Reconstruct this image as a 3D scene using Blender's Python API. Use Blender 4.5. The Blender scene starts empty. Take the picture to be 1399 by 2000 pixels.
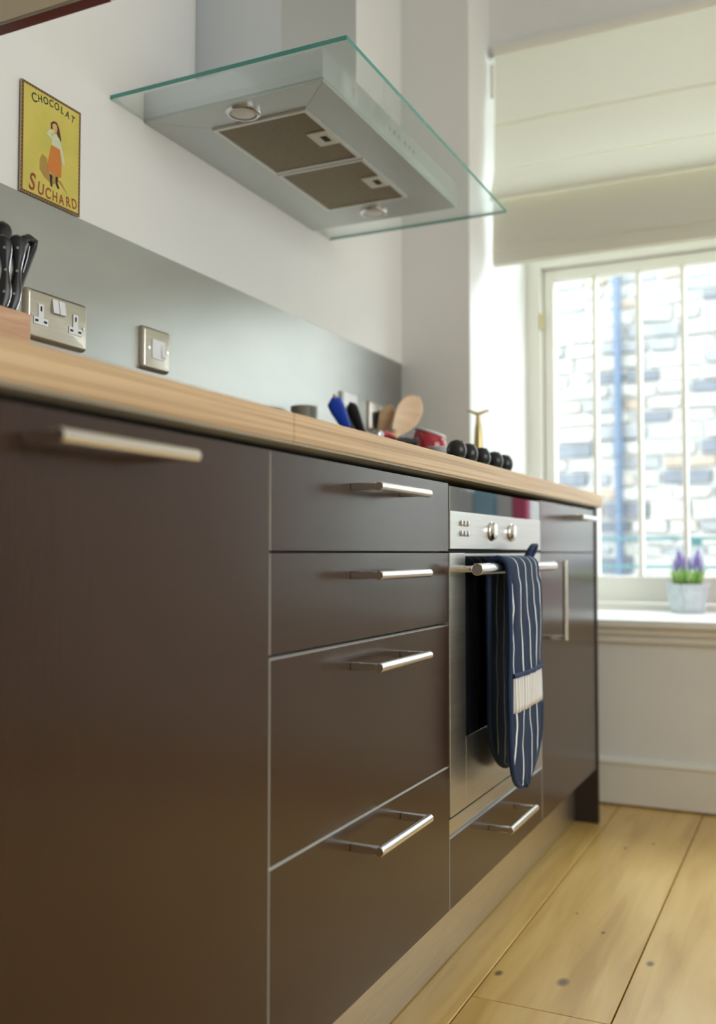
import bpy, bmesh, math, random
from mathutils import Vector, Matrix

S = bpy.context.scene
COL = S.collection
random.seed(7)

# ------------------------------------------------------------------ camera
CAM_H = 0.752
cam_d = bpy.data.cameras.new('camera')
cam = bpy.data.objects.new('camera', cam_d)
COL.objects.link(cam)
cam_d.sensor_fit = 'VERTICAL'
cam_d.sensor_height = 36.0
cam_d.lens = 36.0 * 1889.9 / 2000.0
cam_d.clip_start = 0.02
cam.location = (0, 0, CAM_H)
cam.rotation_mode = 'XYZ'
cam.rotation_euler = (math.radians(90 + 2.416), 0, math.radians(25.468 - 90))
cam_d.dof.use_dof = True
cam_d.dof.focus_distance = 1.5
cam_d.dof.aperture_fstop = 2.5
S.camera = cam
S.cycles.max_bounces = 8
S.cycles.diffuse_bounces = 4
S.cycles.glossy_bounces = 4
S.cycles.transmission_bounces = 4
S.cycles.transparent_max_bounces = 12
S.cycles.caustics_reflective = False
S.cycles.caustics_refractive = False

# ------------------------------------------------------------------ view
S.view_settings.view_transform = 'Standard'
S.view_settings.look = 'None'
S.view_settings.gamma = 1.0
S.view_settings.use_curve_mapping = False
S.view_settings.exposure = -1.05

# ------------------------------------------------------------------ sky, daylight and added fill
world = bpy.data.worlds.new('sky')
S.world = world
world.use_nodes = True
bg = world.node_tree.nodes['Background']
bg.inputs['Color'].default_value = (0.82, 0.925, 1.0, 1)
bg.inputs['Strength'].default_value = 30.0


def area(name, loc, rot, sx, sy, power, color=(1, 1, 1), portal=False):
    d = bpy.data.lights.new(name, 'AREA')
    d.shape = 'RECTANGLE'
    d.size, d.size_y = sx, sy
    d.energy = power
    d.color = color
    d.cycles.is_portal = portal
    o = bpy.data.objects.new(name, d)
    COL.objects.link(o)
    o.location = loc
    o.rotation_euler = rot
    return o


# fill light added at an invented window opposite the units, and the sky portal of the visible window
area('added_fill_light', (0.9, -2.36, 1.55), (math.radians(90), 0, 0), 2.2, 1.4, 100, (0.92, 0.97, 1.0))
area('sky_portal_window', (3.575, 0.17, 1.465), (0, math.radians(90), 0), 1.84, 1.58, 1, portal=True)

# ------------------------------------------------------------------ materials
MATS = {}


def principled(name, col, rough=0.5, metal=0.0, **kw):
    m = bpy.data.materials.new(name)
    m.use_nodes = True
    b = m.node_tree.nodes['Principled BSDF']
    b.inputs['Base Color'].default_value = (*col, 1)
    b.inputs['Roughness'].default_value = rough
    b.inputs['Metallic'].default_value = metal
    for k, v in kw.items():
        b.inputs[k].default_value = v
    MATS[name] = m
    return m


def N(m, t, **kw):
    n = m.node_tree.nodes.new(t)
    for k, v in kw.items():
        setattr(n, k, v)
    return n


def L(m, a, b):
    m.node_tree.links.new(a, b)


def BS(m):
    return m.node_tree.nodes['Principled BSDF']


def grain(m, cols, scale=(1, 1, 1), nscale=5.0, detail=4.0, bump=0.0, rough=None, dist=0.0, rand=False, coord='Object'):
    """colour ramp driven by a stretched noise, optional bump and roughness variation"""
    tc = N(m, 'ShaderNodeTexCoord')
    mp = N(m, 'ShaderNodeMapping')
    mp.inputs['Scale'].default_value = scale
    if coord == 'World':
        g = N(m, 'ShaderNodeNewGeometry')
        L(m, g.outputs['Position'], mp.inputs['Vector'])
    else:
        L(m, tc.outputs[coord], mp.inputs['Vector'])
    if rand:
        oi = N(m, 'ShaderNodeObjectInfo')
        ml = N(m, 'ShaderNodeMath', operation='MULTIPLY')
        ml.inputs[1].default_value = 37.0
        L(m, oi.outputs['Random'], ml.inputs[0])
        L(m, ml.outputs[0], mp.inputs['Location'])
    nz = N(m, 'ShaderNodeTexNoise')
    nz.inputs['Scale'].default_value = nscale
    nz.inputs['Detail'].default_value = detail
    nz.inputs['Distortion'].default_value = dist
    L(m, mp.outputs[0], nz.inputs['Vector'])
    cr = N(m, 'ShaderNodeValToRGB')
    e = cr.color_ramp.elements
    e[0].position, e[1].position = 0.3, 0.7
    e[0].color = (*cols[0], 1)
    e[1].color = (*cols[-1], 1)
    for i, c in enumerate(cols[1:-1]):
        q = e.new(0.3 + 0.4 * (i + 1) / (len(cols) - 1))
        q.color = (*c, 1)
    L(m, nz.outputs['Fac'], cr.inputs['Fac'])
    L(m, cr.outputs['Color'], BS(m).inputs['Base Color'])
    if bump:
        bp = N(m, 'ShaderNodeBump')
        bp.inputs['Strength'].default_value = bump
        bp.inputs['Distance'].default_value = 0.002
        L(m, nz.outputs['Fac'], bp.inputs['Height'])
        L(m, bp.outputs[0], BS(m).inputs['Normal'])
    if rough:
        mr = N(m, 'ShaderNodeMapRange')
        mr.inputs['To Min'].default_value, mr.inputs['To Max'].default_value = rough
        L(m, nz.outputs['Fac'], mr.inputs['Value'])
        L(m, mr.outputs[0], BS(m).inputs['Roughness'])
    return cr, nz, mp


m = principled('wall_paint', (0.81, 0.805, 0.775), 0.75)
grain(m, [(0.80, 0.795, 0.765), (0.83, 0.825, 0.795)], nscale=3, bump=0.05)
principled('gloss_paint', (0.82, 0.80, 0.72), 0.35)
principled('sill_paint', (0.86, 0.85, 0.80), 0.3)
principled('ceiling_paint', (0.84, 0.83, 0.80), 0.8)
m = principled('wenge', (0.05, 0.03, 0.02), 0.25, **{'Specular IOR Level': 0.55})
grain(m, [(0.029, 0.0115, 0.0060), (0.035, 0.0145, 0.0078), (0.040, 0.0170, 0.0092)], scale=(90, 90, 1.5), nscale=4, detail=3, bump=0.012, coord='World', rough=(0.20, 0.23))
principled('wenge_dark', (0.022, 0.013, 0.009), 0.5)
principled('carcass_black', (0.006, 0.006, 0.006), 0.6)
principled('edging', (0.90, 0.90, 0.87), 0.4)
m = principled('steel', (0.62, 0.60, 0.56), 0.3, 1.0)
grain(m, [(0.58, 0.565, 0.53), (0.66, 0.645, 0.61)], scale=(1, 1, 40), nscale=8, detail=3, rough=(0.26, 0.36), coord='World')
m = principled('handle_steel', (0.84, 0.82, 0.79), 0.18, 1.0)
m = principled('splash_steel', (0.5, 0.5, 0.48), 0.3, 1.0, **{'Anisotropic': 0.5})
grain(m, [(0.40, 0.405, 0.39), (0.46, 0.46, 0.44)], scale=(1, 1, 2), nscale=3, detail=5, rough=(0.27, 0.36), coord='World')
m = principled('plinth_metal', (0.55, 0.50, 0.42), 0.38, 1.0)
grain(m, [(0.66, 0.60, 0.50), (0.74, 0.68, 0.57)], scale=(3, 1, 60), nscale=4, rough=(0.32, 0.42), coord='World')
m = principled('hood_steel', (0.60, 0.63, 0.66), 0.32, 0.95)
principled('hood_panel', (0.55, 0.58, 0.57), 0.38, 0.8)
m = principled('filter_mesh', (0.30, 0.25, 0.17), 0.5, 0.6)
tc = N(m, 'ShaderNodeNewGeometry')
bk = N(m, 'ShaderNodeTexVoronoi')
bk.inputs['Scale'].default_value = 420
L(m, tc.outputs['Position'], bk.inputs['Vector'])
cr = N(m, 'ShaderNodeValToRGB')
cr.color_ramp.elements[0].color = (0.29, 0.235, 0.15, 1)
cr.color_ramp.elements[1].color = (0.16, 0.127, 0.078, 1)
L(m, bk.outputs['Distance'], cr.inputs['Fac'])
L(m, cr.outputs[0], BS(m).inputs['Base Color'])
principled('filter_frame', (0.70, 0.71, 0.68), 0.4, 0.5)
principled('clip_plastic', (0.66, 0.66, 0.60), 0.45)
principled('black_plastic', (0.012, 0.012, 0.014), 0.3)
principled('knife_black', (0.010, 0.010, 0.012), 0.28)
principled('black_rubber', (0.02, 0.02, 0.022), 0.6)
principled('dark_slot', (0.01, 0.01, 0.01), 0.8)
principled('white_plastic', (0.84, 0.85, 0.86), 0.3)
principled('cream_plastic', (0.80, 0.78, 0.70), 0.35)
m = principled('plate_steel', (0.60, 0.56, 0.48), 0.32, 1.0)
grain(m, [(0.55, 0.51, 0.44), (0.62, 0.58, 0.50)], scale=(2, 2, 60), nscale=6, rough=(0.28, 0.38))
principled('chrome', (0.72, 0.72, 0.72), 0.12, 1.0)
principled('lamp_lens', (0.75, 0.76, 0.76), 0.25)
m = principled('worktop_wood', (0.6, 0.4, 0.2), 0.45)
grain(m, [(0.42, 0.265, 0.13), (0.61, 0.42, 0.23), (0.72, 0.52, 0.31)], scale=(0.7, 60, 130), nscale=2.6, detail=2, bump=0.04, coord='World')
m = principled('worktop_underside', (0.36, 0.33, 0.26), 0.6)
m = principled('block_wood', (0.66, 0.42, 0.26), 0.5)
grain(m, [(0.55, 0.31, 0.18), (0.68, 0.43, 0.27)], scale=(3, 3, 26), nscale=3, dist=1.2, detail=3)
m = principled('spoon_wood', (0.62, 0.40, 0.22), 0.55)
grain(m, [(0.58, 0.36, 0.19), (0.68, 0.46, 0.27)], scale=(2, 2, 12), nscale=6)

# floor boards: long grain plus knots at fixed places
m = principled('floor_oak', (0.5, 0.3, 0.12), 0.34, **{'Coat Weight': 0.45, 'Coat Roughness': 0.2})
cr, nz, mp = grain(m, [(0.56, 0.33, 0.085), (0.69, 0.435, 0.125), (0.76, 0.50, 0.165)], scale=(1.1, 11, 11), nscale=2.2, detail=6, dist=0.8, bump=0.04, rand=True, coord='World', rough=(0.28, 0.42))
geo = N(m, 'ShaderNodeNewGeometry')
prev = None
for kx, ky, kr in ((1.716, 0.419, 0.014), (1.703, 0.532, 0.010), (1.86, 0.293, 0.010), (1.97, 0.40, 0.006), (2.55, 0.46, 0.007), (2.62, 0.40, 0.006), (1.49, 0.20, 0.014), (2.3, 0.2, 0.012), (2.05, 0.47, 0.004)):
    vs = N(m, 'ShaderNodeVectorMath', operation='SUBTRACT')
    vs.inputs[1].default_value = (kx, ky, 0)
    L(m, geo.outputs['Position'], vs.inputs[0])
    vm = N(m, 'ShaderNodeVectorMath', operation='MULTIPLY')
    vm.inputs[1].default_value = (0.75, 1.3, 0)
    L(m, vs.outputs[0], vm.inputs[0])
    vl = N(m, 'ShaderNodeVectorMath', operation='LENGTH')
    L(m, vm.outputs[0], vl.inputs[0])
    mr = N(m, 'ShaderNodeMapRange')
    mr.inputs['From Min'].default_value = kr * 0.45
    mr.inputs['From Max'].default_value = kr * 1.2
    mr.inputs['To Min'].default_value = 0.12
    mr.inputs['To Max'].default_value = 1.0
    L(m, vl.outputs['Value'], mr.inputs['Value'])
    if prev is None:
        prev = mr.outputs[0]
    else:
        mu = N(m, 'ShaderNodeMath', operation='MULTIPLY')
        L(m, prev, mu.inputs[0])
        L(m, mr.outputs[0], mu.inputs[1])
        prev = mu.outputs[0]
mx = N(m, 'ShaderNodeMix', data_type='RGBA')
mx.inputs['A'].default_value = (0.10, 0.05, 0.018, 1)
L(m, prev, mx.inputs['Factor'])
L(m, cr.outputs['Color'], mx.inputs['B'])
L(m, mx.outputs['Result'], BS(m).inputs['Base Color'])
principled('subfloor', (0.03, 0.02, 0.012), 0.9)


def thin_glass(name, tint, refl=0.08):
    mm = bpy.data.materials.new(name)
    mm.use_nodes = True
    nt = mm.node_tree
    nt.nodes.clear()
    out = nt.nodes.new('ShaderNodeOutputMaterial')
    tr = nt.nodes.new('ShaderNodeBsdfTransparent')
    tr.inputs['Color'].default_value = (*tint, 1)
    gl = nt.nodes.new('ShaderNodeBsdfGlossy')
    gl.inputs['Roughness'].default_value = 0.02
    lw = nt.nodes.new('ShaderNodeLayerWeight')
    lw.inputs['Blend'].default_value = 0.5
    pw = nt.nodes.new('ShaderNodeMath')
    pw.operation = 'POWER'
    pw.inputs[1].default_value = 4.0
    nt.links.new(lw.outputs['Facing'], pw.inputs[0])
    fr = nt.nodes.new('ShaderNodeMath')
    fr.operation = 'MULTIPLY_ADD'
    fr.inputs[1].default_value = 0.7
    fr.inputs[2].default_value = 0.04
    nt.links.new(pw.outputs[0], fr.inputs[0])
    mix = nt.nodes.new('ShaderNodeMixShader')
    nt.links.new(fr.outputs[0], mix.inputs[0])
    nt.links.new(tr.outputs[0], mix.inputs[1])
    nt.links.new(gl.outputs[0], mix.inputs[2])
    nt.links.new(mix.outputs[0], out.inputs['Surface'])
    MATS[name] = mm
    return mm


thin_glass('pane_glass', (0.97, 0.985, 0.98))
thin_glass('hood_glass', (0.95, 0.985, 0.975))
principled('glass_edge', (0.06, 0.30, 0.26), 0.15, **{'Transmission Weight': 0.25})
principled('oven_glass', (0.004, 0.004, 0.005), 0.05)
principled('oven_strip_glass', (0.02, 0.02, 0.022), 0.03, **{'Specular IOR Level': 1.0})

# blind fabric lets daylight through
m = principled('blind_fabric', (0.86, 0.85, 0.75), 0.9)
b = BS(m)
trn = N(m, 'ShaderNodeBsdfTranslucent')
trn.inputs['Color'].default_value = (0.86, 0.83, 0.68, 1)
mixs = N(m, 'ShaderNodeMixShader')
mixs.inputs[0].default_value = 0.25
out = [n for n in m.node_tree.nodes if n.type == 'OUTPUT_MATERIAL'][0]
L(m, b.outputs[0], mixs.inputs[1])
L(m, trn.outputs[0], mixs.inputs[2])
L(m, mixs.outputs[0], out.inputs['Surface'])
tc = N(m, 'ShaderNodeTexCoord')
mpp = N(m, 'ShaderNodeMapping')
mpp.inputs['Scale'].default_value = (40, 40, 400)
wn = N(m, 'ShaderNodeTexNoise')
wn.inputs['Scale'].default_value = 2
L(m, tc.outputs['Object'], mpp.inputs[0])
L(m, mpp.outputs[0], wn.inputs['Vector'])
bpn = N(m, 'ShaderNodeBump')
bpn.inputs['Strength'].default_value = 0.12
L(m, wn.outputs['Fac'], bpn.inputs['Height'])
L(m, bpn.outputs[0], b.inputs['Normal'])

# poster inks
m = principled('poster_yellow', (0.62, 0.52, 0.09), 0.3)
grain(m, [(0.56, 0.50, 0.10), (0.70, 0.58, 0.13)], nscale=14)
m = principled('poster_border', (0.11, 0.045, 0.02), 0.35)
ck = N(m, 'ShaderNodeTexChecker')
ck.inputs['Scale'].default_value = 300
ck.inputs['Color1'].default_value = (0.09, 0.035, 0.015, 1)
ck.inputs['Color2'].default_value = (0.26, 0.13, 0.04, 1)
gg = N(m, 'ShaderNodeNewGeometry')
L(m, gg.outputs['Position'], ck.inputs['Vector'])
L(m, ck.outputs['Color'], BS(m).inputs['Base Color'])
principled('tin_edge', (0.45, 0.36, 0.22), 0.3, 0.5)
principled('ink_green', (0.02, 0.045, 0.035), 0.4)
principled('ink_red', (0.33, 0.055, 0.025), 0.4)
principled('ink_orange', (0.62, 0.21, 0.04), 0.4)
principled('ink_blouse', (0.62, 0.65, 0.45), 0.4)
principled('ink_skin', (0.70, 0.42, 0.16), 0.4)
principled('ink_hair', (0.08, 0.025, 0.02), 0.4)
principled('ink_black', (0.015, 0.015, 0.015), 0.4)
principled('ink_shadow', (0.42, 0.25, 0.06), 0.4)

# oven glove: navy cloth with white pinstripes running lengthwise
m = principled('navy_pinstripe', (0.02, 0.05, 0.13), 0.85)
tc = N(m, 'ShaderNodeTexCoord')
sp = N(m, 'ShaderNodeSeparateXYZ')
L(m, tc.outputs['Object'], sp.inputs[0])
nz = N(m, 'ShaderNodeTexNoise')
nz.inputs['Scale'].default_value = 14
nz.inputs['Detail'].default_value = 1
L(m, tc.outputs['Object'], nz.inputs['Vector'])
a1 = N(m, 'ShaderNodeMath', operation='MULTIPLY_ADD')
a1.inputs[1].default_value = 0.022
L(m, nz.outputs['Fac'], a1.inputs[0])
L(m, sp.outputs['X'], a1.inputs[2])
a2 = N(m, 'ShaderNodeMath', operation='PINGPONG')
a2.inputs[1].default_value = 0.0225
L(m, a1.outputs[0], a2.inputs[0])
a3 = N(m, 'ShaderNodeMath', operation='LESS_THAN')
a3.inputs[1].default_value = 0.0021
L(m, a2.outputs[0], a3.inputs[0])
mx = N(m, 'ShaderNodeMix', data_type='RGBA')
mx.inputs['A'].default_value = (0.008, 0.024, 0.068, 1)
mx.inputs['B'].default_value = (0.80, 0.87, 0.90, 1)
L(m, a3.outputs[0], mx.inputs['Factor'])
L(m, mx.outputs['Result'], BS(m).inputs['Base Color'])
principled('navy_binding', (0.014, 0.036, 0.10), 0.8)
m = principled('ticking', (0.75, 0.75, 0.72), 0.85)
tc = N(m, 'ShaderNodeTexCoord')
sp = N(m, 'ShaderNodeSeparateXYZ')
L(m, tc.outputs['Object'], sp.inputs[0])
a2 = N(m, 'ShaderNodeMath', operation='PINGPONG')
a2.inputs[1].default_value = 0.006
L(m, sp.outputs['X'], a2.inputs[0])
a3 = N(m, 'ShaderNodeMath', operation='LESS_THAN')
a3.inputs[1].default_value = 0.0009
L(m, a2.outputs[0], a3.inputs[0])
mx = N(m, 'ShaderNodeMix', data_type='RGBA')
mx.inputs['A'].default_value = (0.78, 0.77, 0.74, 1)
mx.inputs['B'].default_value = (0.20, 0.20, 0.24, 1)
L(m, a3.outputs[0], mx.inputs['Factor'])
L(m, mx.outputs['Result'], BS(m).inputs['Base Color'])

principled('blue_silicone', (0.01, 0.06, 0.50), 0.4)
principled('red_glaze', (0.45, 0.012, 0.03), 0.15, **{'Coat Weight': 0.5})
principled('red_plastic', (0.55, 0.02, 0.02), 0.35)
principled('white_glaze', (0.82, 0.83, 0.82), 0.15)
principled('stoneware', (0.30, 0.28, 0.22), 0.4)
principled('brass', (0.52, 0.42, 0.20), 0.3, 1.0)
principled('dull_steel', (0.5, 0.52, 0.55), 0.28, 1.0)
principled('cabinet_grey', (0.84, 0.86, 0.84), 0.5)
principled('dark_red', (0.16, 0.012, 0.012), 0.35)

m = principled('stone', (0.168, 0.151, 0.126), 0.9)
oi = N(m, 'ShaderNodeObjectInfo')
cr = N(m, 'ShaderNodeValToRGB')
cr.color_ramp.interpolation = 'CONSTANT'
e = cr.color_ramp.elements
e[0].position, e[0].color = 0.0, (0.084, 0.088, 0.097, 1)
e[1].position, e[1].color = 0.16, (0.260, 0.244, 0.218, 1)
for pos, c in ((0.34, (0.151, 0.151, 0.151)), (0.52, (0.277, 0.244, 0.210)), (0.68, (0.218, 0.206, 0.189)), (0.84, (0.294, 0.277, 0.252)), (0.94, (0.218, 0.168, 0.126))):
    q = e.new(pos)
    q.color = (*c, 1)
nz = N(m, 'ShaderNodeTexNoise')
nz.inputs['Scale'].default_value = 9
gg = N(m, 'ShaderNodeNewGeometry')
L(m, gg.outputs['Position'], nz.inputs['Vector'])
mx = N(m, 'ShaderNodeMix', data_type='RGBA', blend_type='MULTIPLY')
mx.inputs['Factor'].default_value = 0.5
L(m, oi.outputs['Random'], cr.inputs['Fac'])
L(m, cr.outputs[0], mx.inputs['A'])
L(m, nz.outputs['Fac'], mx.inputs['B'])
L(m, mx.outputs['Result'], BS(m).inputs['Base Color'])
m = principled('mortar', (0.311, 0.298, 0.277), 0.95)
principled('pipe_paint', (0.02, 0.035, 0.06), 0.5)
principled('rail_paint', (0.07, 0.17, 0.18), 0.5)
principled('ground', (0.25, 0.24, 0.22), 0.9)
m = principled('zinc', (0.5, 0.55, 0.6), 0.5, 0.3)
grain(m, [(0.50, 0.56, 0.60), (0.66, 0.71, 0.74)], nscale=40)
principled('leaf', (0.22, 0.46, 0.09), 0.6)
principled('leaf_pale', (0.45, 0.68, 0.22), 0.6)
principled('lavender', (0.33, 0.27, 0.62), 0.7)
principled('soil', (0.02, 0.018, 0.012), 0.9)
principled('carton_blue', (0.35, 0.66, 0.86), 0.5)
principled('carton_white', (0.80, 0.82, 0.84), 0.5)
principled('carton_pink', (0.72, 0.05, 0.18), 0.5)


# ------------------------------------------------------------------ mesh helpers
class MB:
    def __init__(self):
        self.v, self.f, self.mi = [], [], []

    def add(self, verts, faces, mi=0):
        o = len(self.v)
        self.v += [tuple(p) for p in verts]
        self.f += [tuple(i + o for i in f) for f in faces]
        self.mi += [mi] * len(faces)
        return self

    def box(self, x0, x1, y0, y1, z0, z1, mi=0):
        vs = [(x, y, z) for z in (z0, z1) for y in (y0, y1) for x in (x0, x1)]
        return self.add(vs, [(0, 2, 3, 1), (4, 5, 7, 6), (0, 1, 5, 4), (2, 6, 7, 3), (0, 4, 6, 2), (1, 3, 7, 5)], mi)

    def ring(self, c, ax, r, n, ry=None):
        ax = Vector(ax).normalized()
        u = ax.orthogonal().normalized()
        if abs(ax.z) > 0.9:
            u = Vector((1, 0, 0))
        w = ax.cross(u).normalized()
        ry = ry or r
        return [Vector(c) + u * r * math.cos(2 * math.pi * i / n) + w * ry * math.sin(2 * math.pi * i / n) for i in range(n)]

    def loft(self, rings, mi=0, cap=True):
        n = len(rings[0])
        vs = [p for r in rings for p in r]
        fs = []
        for k in range(len(rings) - 1):
            for i in range(n):
                j = (i + 1) % n
                fs.append((k * n + i, k * n + j, (k + 1) * n + j, (k + 1) * n + i))
        if cap:
            fs.append(tuple(reversed(range(n))))
            fs.append(tuple((len(rings) - 1) * n + i for i in range(n)))
        return self.add(vs, fs, mi)

    def cyl(self, p0, p1, r0, r1=None, n=20, mi=0):
        p0, p1 = Vector(p0), Vector(p1)
        r1 = r0 if r1 is None else r1
        return self.loft([self.ring(p0, p1 - p0, r0, n), self.ring(p1, p1 - p0, r1, n)], mi)

    def lathe(self, c, prof, n=24, mi=0, axis=(0, 0, 1), cap=True):
        c = Vector(c)
        ax = Vector(axis).normalized()
        return self.loft([self.ring(c + ax * h, ax, max(r, 1e-4), n) for r, h in prof], mi, cap)

    def tube(self, pts, r, n=10, mi=0, closed=False):
        pts = [Vector(p) for p in pts]
        rs = r if isinstance(r, (list, tuple)) else [r] * len(pts)
        rings = []
        prevu = None
        k = len(pts)
        for i, p in enumerate(pts):
            a = pts[(i - 1) % k] if (closed or i > 0) else p
            bq = pts[(i + 1) % k] if (closed or i < k - 1) else p
            t = (bq - a).normalized()
            u = prevu if prevu else t.orthogonal().normalized()
            u = (u - t * u.dot(t)).normalized()
            prevu = u
            w = t.cross(u)
            rings.append([p + (u * math.cos(2 * math.pi * j / n) + w * math.sin(2 * math.pi * j / n)) * rs[i] for j in range(n)])
        if closed:
            rings.append(rings[0])
            return self.loft(rings, mi, cap=False)
        return self.loft(rings, mi)

    def prism(self, poly, y0, y1, mi=0, plane='xz'):
        """extrude a polygon given in plane coordinates along the third axis"""
        n = len(poly)
        P = {'xz': lambda a, b, c: (a, c, b), 'yz': lambda a, b, c: (c, a, b), 'xy': lambda a, b, c: (a, b, c)}[plane]
        vs = [P(a, b, y0) for a, b in poly] + [P(a, b, y1) for a, b in poly]
        fs = [tuple(range(n)), tuple(reversed(range(n, 2 * n)))]
        for i in range(n):
            j = (i + 1) % n
            fs.append((i, i + n, j + n, j))
        return self.add(vs, fs, mi)

    def build(self, name, mat, parent=None, bevel=0.0, smooth=False, seg=2, fix=True):
        me = bpy.data.meshes.new(name)
        off = parent_world(parent) if parent else Vector((0, 0, 0))
        me.from_pydata([tuple(Vector(p) - off) for p in self.v], [], self.f)
        mats = mat if isinstance(mat, (list, tuple)) else [mat]
        for q in mats:
            me.materials.append(MATS[q])
        for pl, i in zip(me.polygons, self.mi):
            pl.material_index = i
        if fix:
            bm = bmesh.new()
            bm.from_mesh(me)
            bmesh.ops.recalc_face_normals(bm, faces=bm.faces)
            bm.to_mesh(me)
            bm.free()
        o = bpy.data.objects.new(name, me)
        COL.objects.link(o)
        if parent:
            o.parent = parent
        if smooth:
            for pl in me.polygons:
                pl.use_smooth = True
            try:
                me.set_sharp_from_angle(angle=math.radians(40))
            except Exception:
                pass
        if bevel:
            md = o.modifiers.new('bevel', 'BEVEL')
            md.width = bevel
            md.segments = seg
            md.limit_method = 'ANGLE'
            md.angle_limit = math.radians(40)
        return o


def parent_world(o):
    v = Vector((0, 0, 0))
    while o:
        v += o.location
        o = o.parent
    return v


def tag(o, label=None, cat=None, group=None, kind=None):
    if label:
        o['label'] = label
    if cat:
        o['category'] = cat
    if group:
        o['group'] = group
    if kind:
        o['kind'] = kind
    return o


def thing(name, loc, label=None, cat=None, group=None, kind=None):
    o = bpy.data.objects.new(name, None)
    o.empty_display_size = 0.05
    COL.objects.link(o)
    o.location = loc
    return tag(o, label, cat, group, kind)


# ------------------------------------------------------------------ key measures (metres)
D = 0.570          # plane of the drawer and door fronts
W = 1.179          # back wall
X1, X2, X3, X4 = 0.962, 1.556, 2.158, 2.742
ZT, ZB = 0.8705, 0.153   # top and bottom of fronts
XR = 2.794         # pier face
YP = 0.952         # pier side / window reveal
XW = 2.985         # wall below window
XG = 3.48          # window plane
CEIL = 2.75
XL, YF = -1.9, -2.4

# ------------------------------------------------------------------ room shell
tag(MB().box(XL, 3.0, W, W + 0.15, 0, CEIL).build('wall_back', 'wall_paint'), kind='structure')
wr = MB()
wr.box(XR, 3.57, YP, W + 0.15, -0.02, CEIL)
wr.box(XW, 3.57, YF - 0.1, YP, -0.02, 0.528)
wr.box(3.0, 3.57, YF - 0.1, YP, 2.375, CEIL)
wr.box(XW, 3.57, YF - 0.1, -0.62, 0.528, 2.375)
tag(wr.build('wall_right', 'wall_paint'), kind='structure')
tag(MB().box(XL - 0.15, XL, YF - 0.1, W + 0.15, 0, CEIL).build('wall_left', 'wall_paint'), kind='structure')
wf = MB()
wf.box(XL, -0.2, YF - 0.15, YF, 0, CEIL)
wf.box(2.0, XW, YF - 0.15, YF, 0, CEIL)
wf.box(-0.2, 2.0, YF - 0.15, YF, 0, 0.85)
wf.box(-0.2, 2.0, YF - 0.15, YF, 2.25, CEIL)
tag(wf.build('wall_front', 'wall_paint'), kind='structure')
tag(MB().box(XL - 0.15, 3.57, YF - 0.15, W + 0.15, CEIL, CEIL + 0.1).build('ceiling', 'ceiling_paint'), kind='structure')

floor = MB().box(XL, XW, YF, W, -0.05, -0.018).build('floor', 'subfloor')
tag(floor, kind='structure')
rows = [0.548 + 0.2335 * k for k in range(-12, 4)]
for i in range(len(rows) - 1):
    y0, y1 = rows[i], min(rows[i + 1], W)
    y0 = max(y0, YF)
    if y1 - y0 < 0.03:
        continue
    if abs(rows[i + 1] - 0.548) < 1e-6:
        cuts = [XL, -0.3, 1.596, XW]
    else:
        a = random.uniform(-1.2, -0.1)
        cuts = [XL, a, XW] if i % 2 else [XL, random.uniform(-1.6, -0.8), random.uniform(0.2, 0.9), XW]
    for j in range(len(cuts) - 1):
        g = 0.0013
        MB().box(cuts[j] + 0.0005, cuts[j + 1] - 0.0005, y0 + g, y1 - g, -0.018, 0).build('plank', 'floor_oak', floor, bevel=0.0012, seg=1)

# skirting below the window
bb = MB().prism([(XW, 0.006), (XW - 0.019, 0.006), (XW - 0.019, 0.121), (XW - 0.023, 0.124), (XW - 0.023, 0.130), (XW - 0.012, 0.139), (XW, 0.141)], YF, 0.94, plane='xz')
tag(bb.build('baseboard_right', 'gloss_paint'), kind='structure')

# ------------------------------------------------------------------ window
win = thing('window_1', (XG, 0.2, 0.53), kind='structure')
fr = MB()
fr.box(XG - 0.05, XG + 0.05, 0.897, YP, 0.545, 2.375)
fr.box(XG - 0.05, XG + 0.05, -0.62, -0.575, 0.545, 2.375)
fr.box(XG - 0.05, XG + 0.05, -0.575, 0.897, 2.315, 2.375)
fr.box(XG - 0.05, XG + 0.05, -0.575, 0.897, 1.787, 1.862)
fr.box(XG - 0.05, XG + 0.05, -0.575, 0.897, 0.545, 0.577)
fr.build('window_frame', 'gloss_paint', win, bevel=0.003)
for (ya, yb, bars) in ((0.8935, -0.085, (0.713, 0.56, 0.41, 0.26, 0.107)), (-0.089, -0.572, (-0.245, -0.40))):
    sh = MB()
    x0, x1 = XG - 0.022, XG + 0.022
    sh.box(x0, x1, ya - 0.037, ya, 0.580, 1.783)
    sh.box(x0, x1, yb, yb + 0.037, 0.580, 1.783)
    sh.box(x0, x1, yb + 0.037, ya - 0.037, 1.743, 1.783)
    sh.box(x0, x1, yb + 0.037, ya - 0.037, 0.580, 0.671)
    sash = sh.build('casement', 'gloss_paint', win, bevel=0.003)
    ed = [ya - 0.037] + list(bars) + [yb + 0.037]
    for yb_ in bars:
        MB().box(XG - 0.018, XG + 0.018, yb_ - 0.0085, yb_ + 0.0085, 0.671, 1.743).build('glazing_bar', 'gloss_paint', sash, bevel=0.003)
    for k in range(len(ed) - 1):
        a = ed[k] - (0.0085 if k else 0)
        c = ed[k + 1] + (0.0085 if k < len(ed) - 2 else 0)
        MB().box(XG - 0.002, XG + 0.002, c, a, 0.671, 1.743).build('pane', 'pane_glass', sash)
for ya, yb in ((0.897, 0.41), (0.39, -0.09), (-0.11, -0.575)):
    MB().box(XG - 0.002, XG + 0.002, yb, ya, 1.862, 2.315).build('pane', 'pane_glass', win)
for yc in (0.40, -0.10):
    MB().box(XG - 0.03, XG + 0.03, yc - 0.01, yc + 0.01, 1.862, 2.315).build('glazing_bar', 'gloss_paint', win, bevel=0.003)
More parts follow.
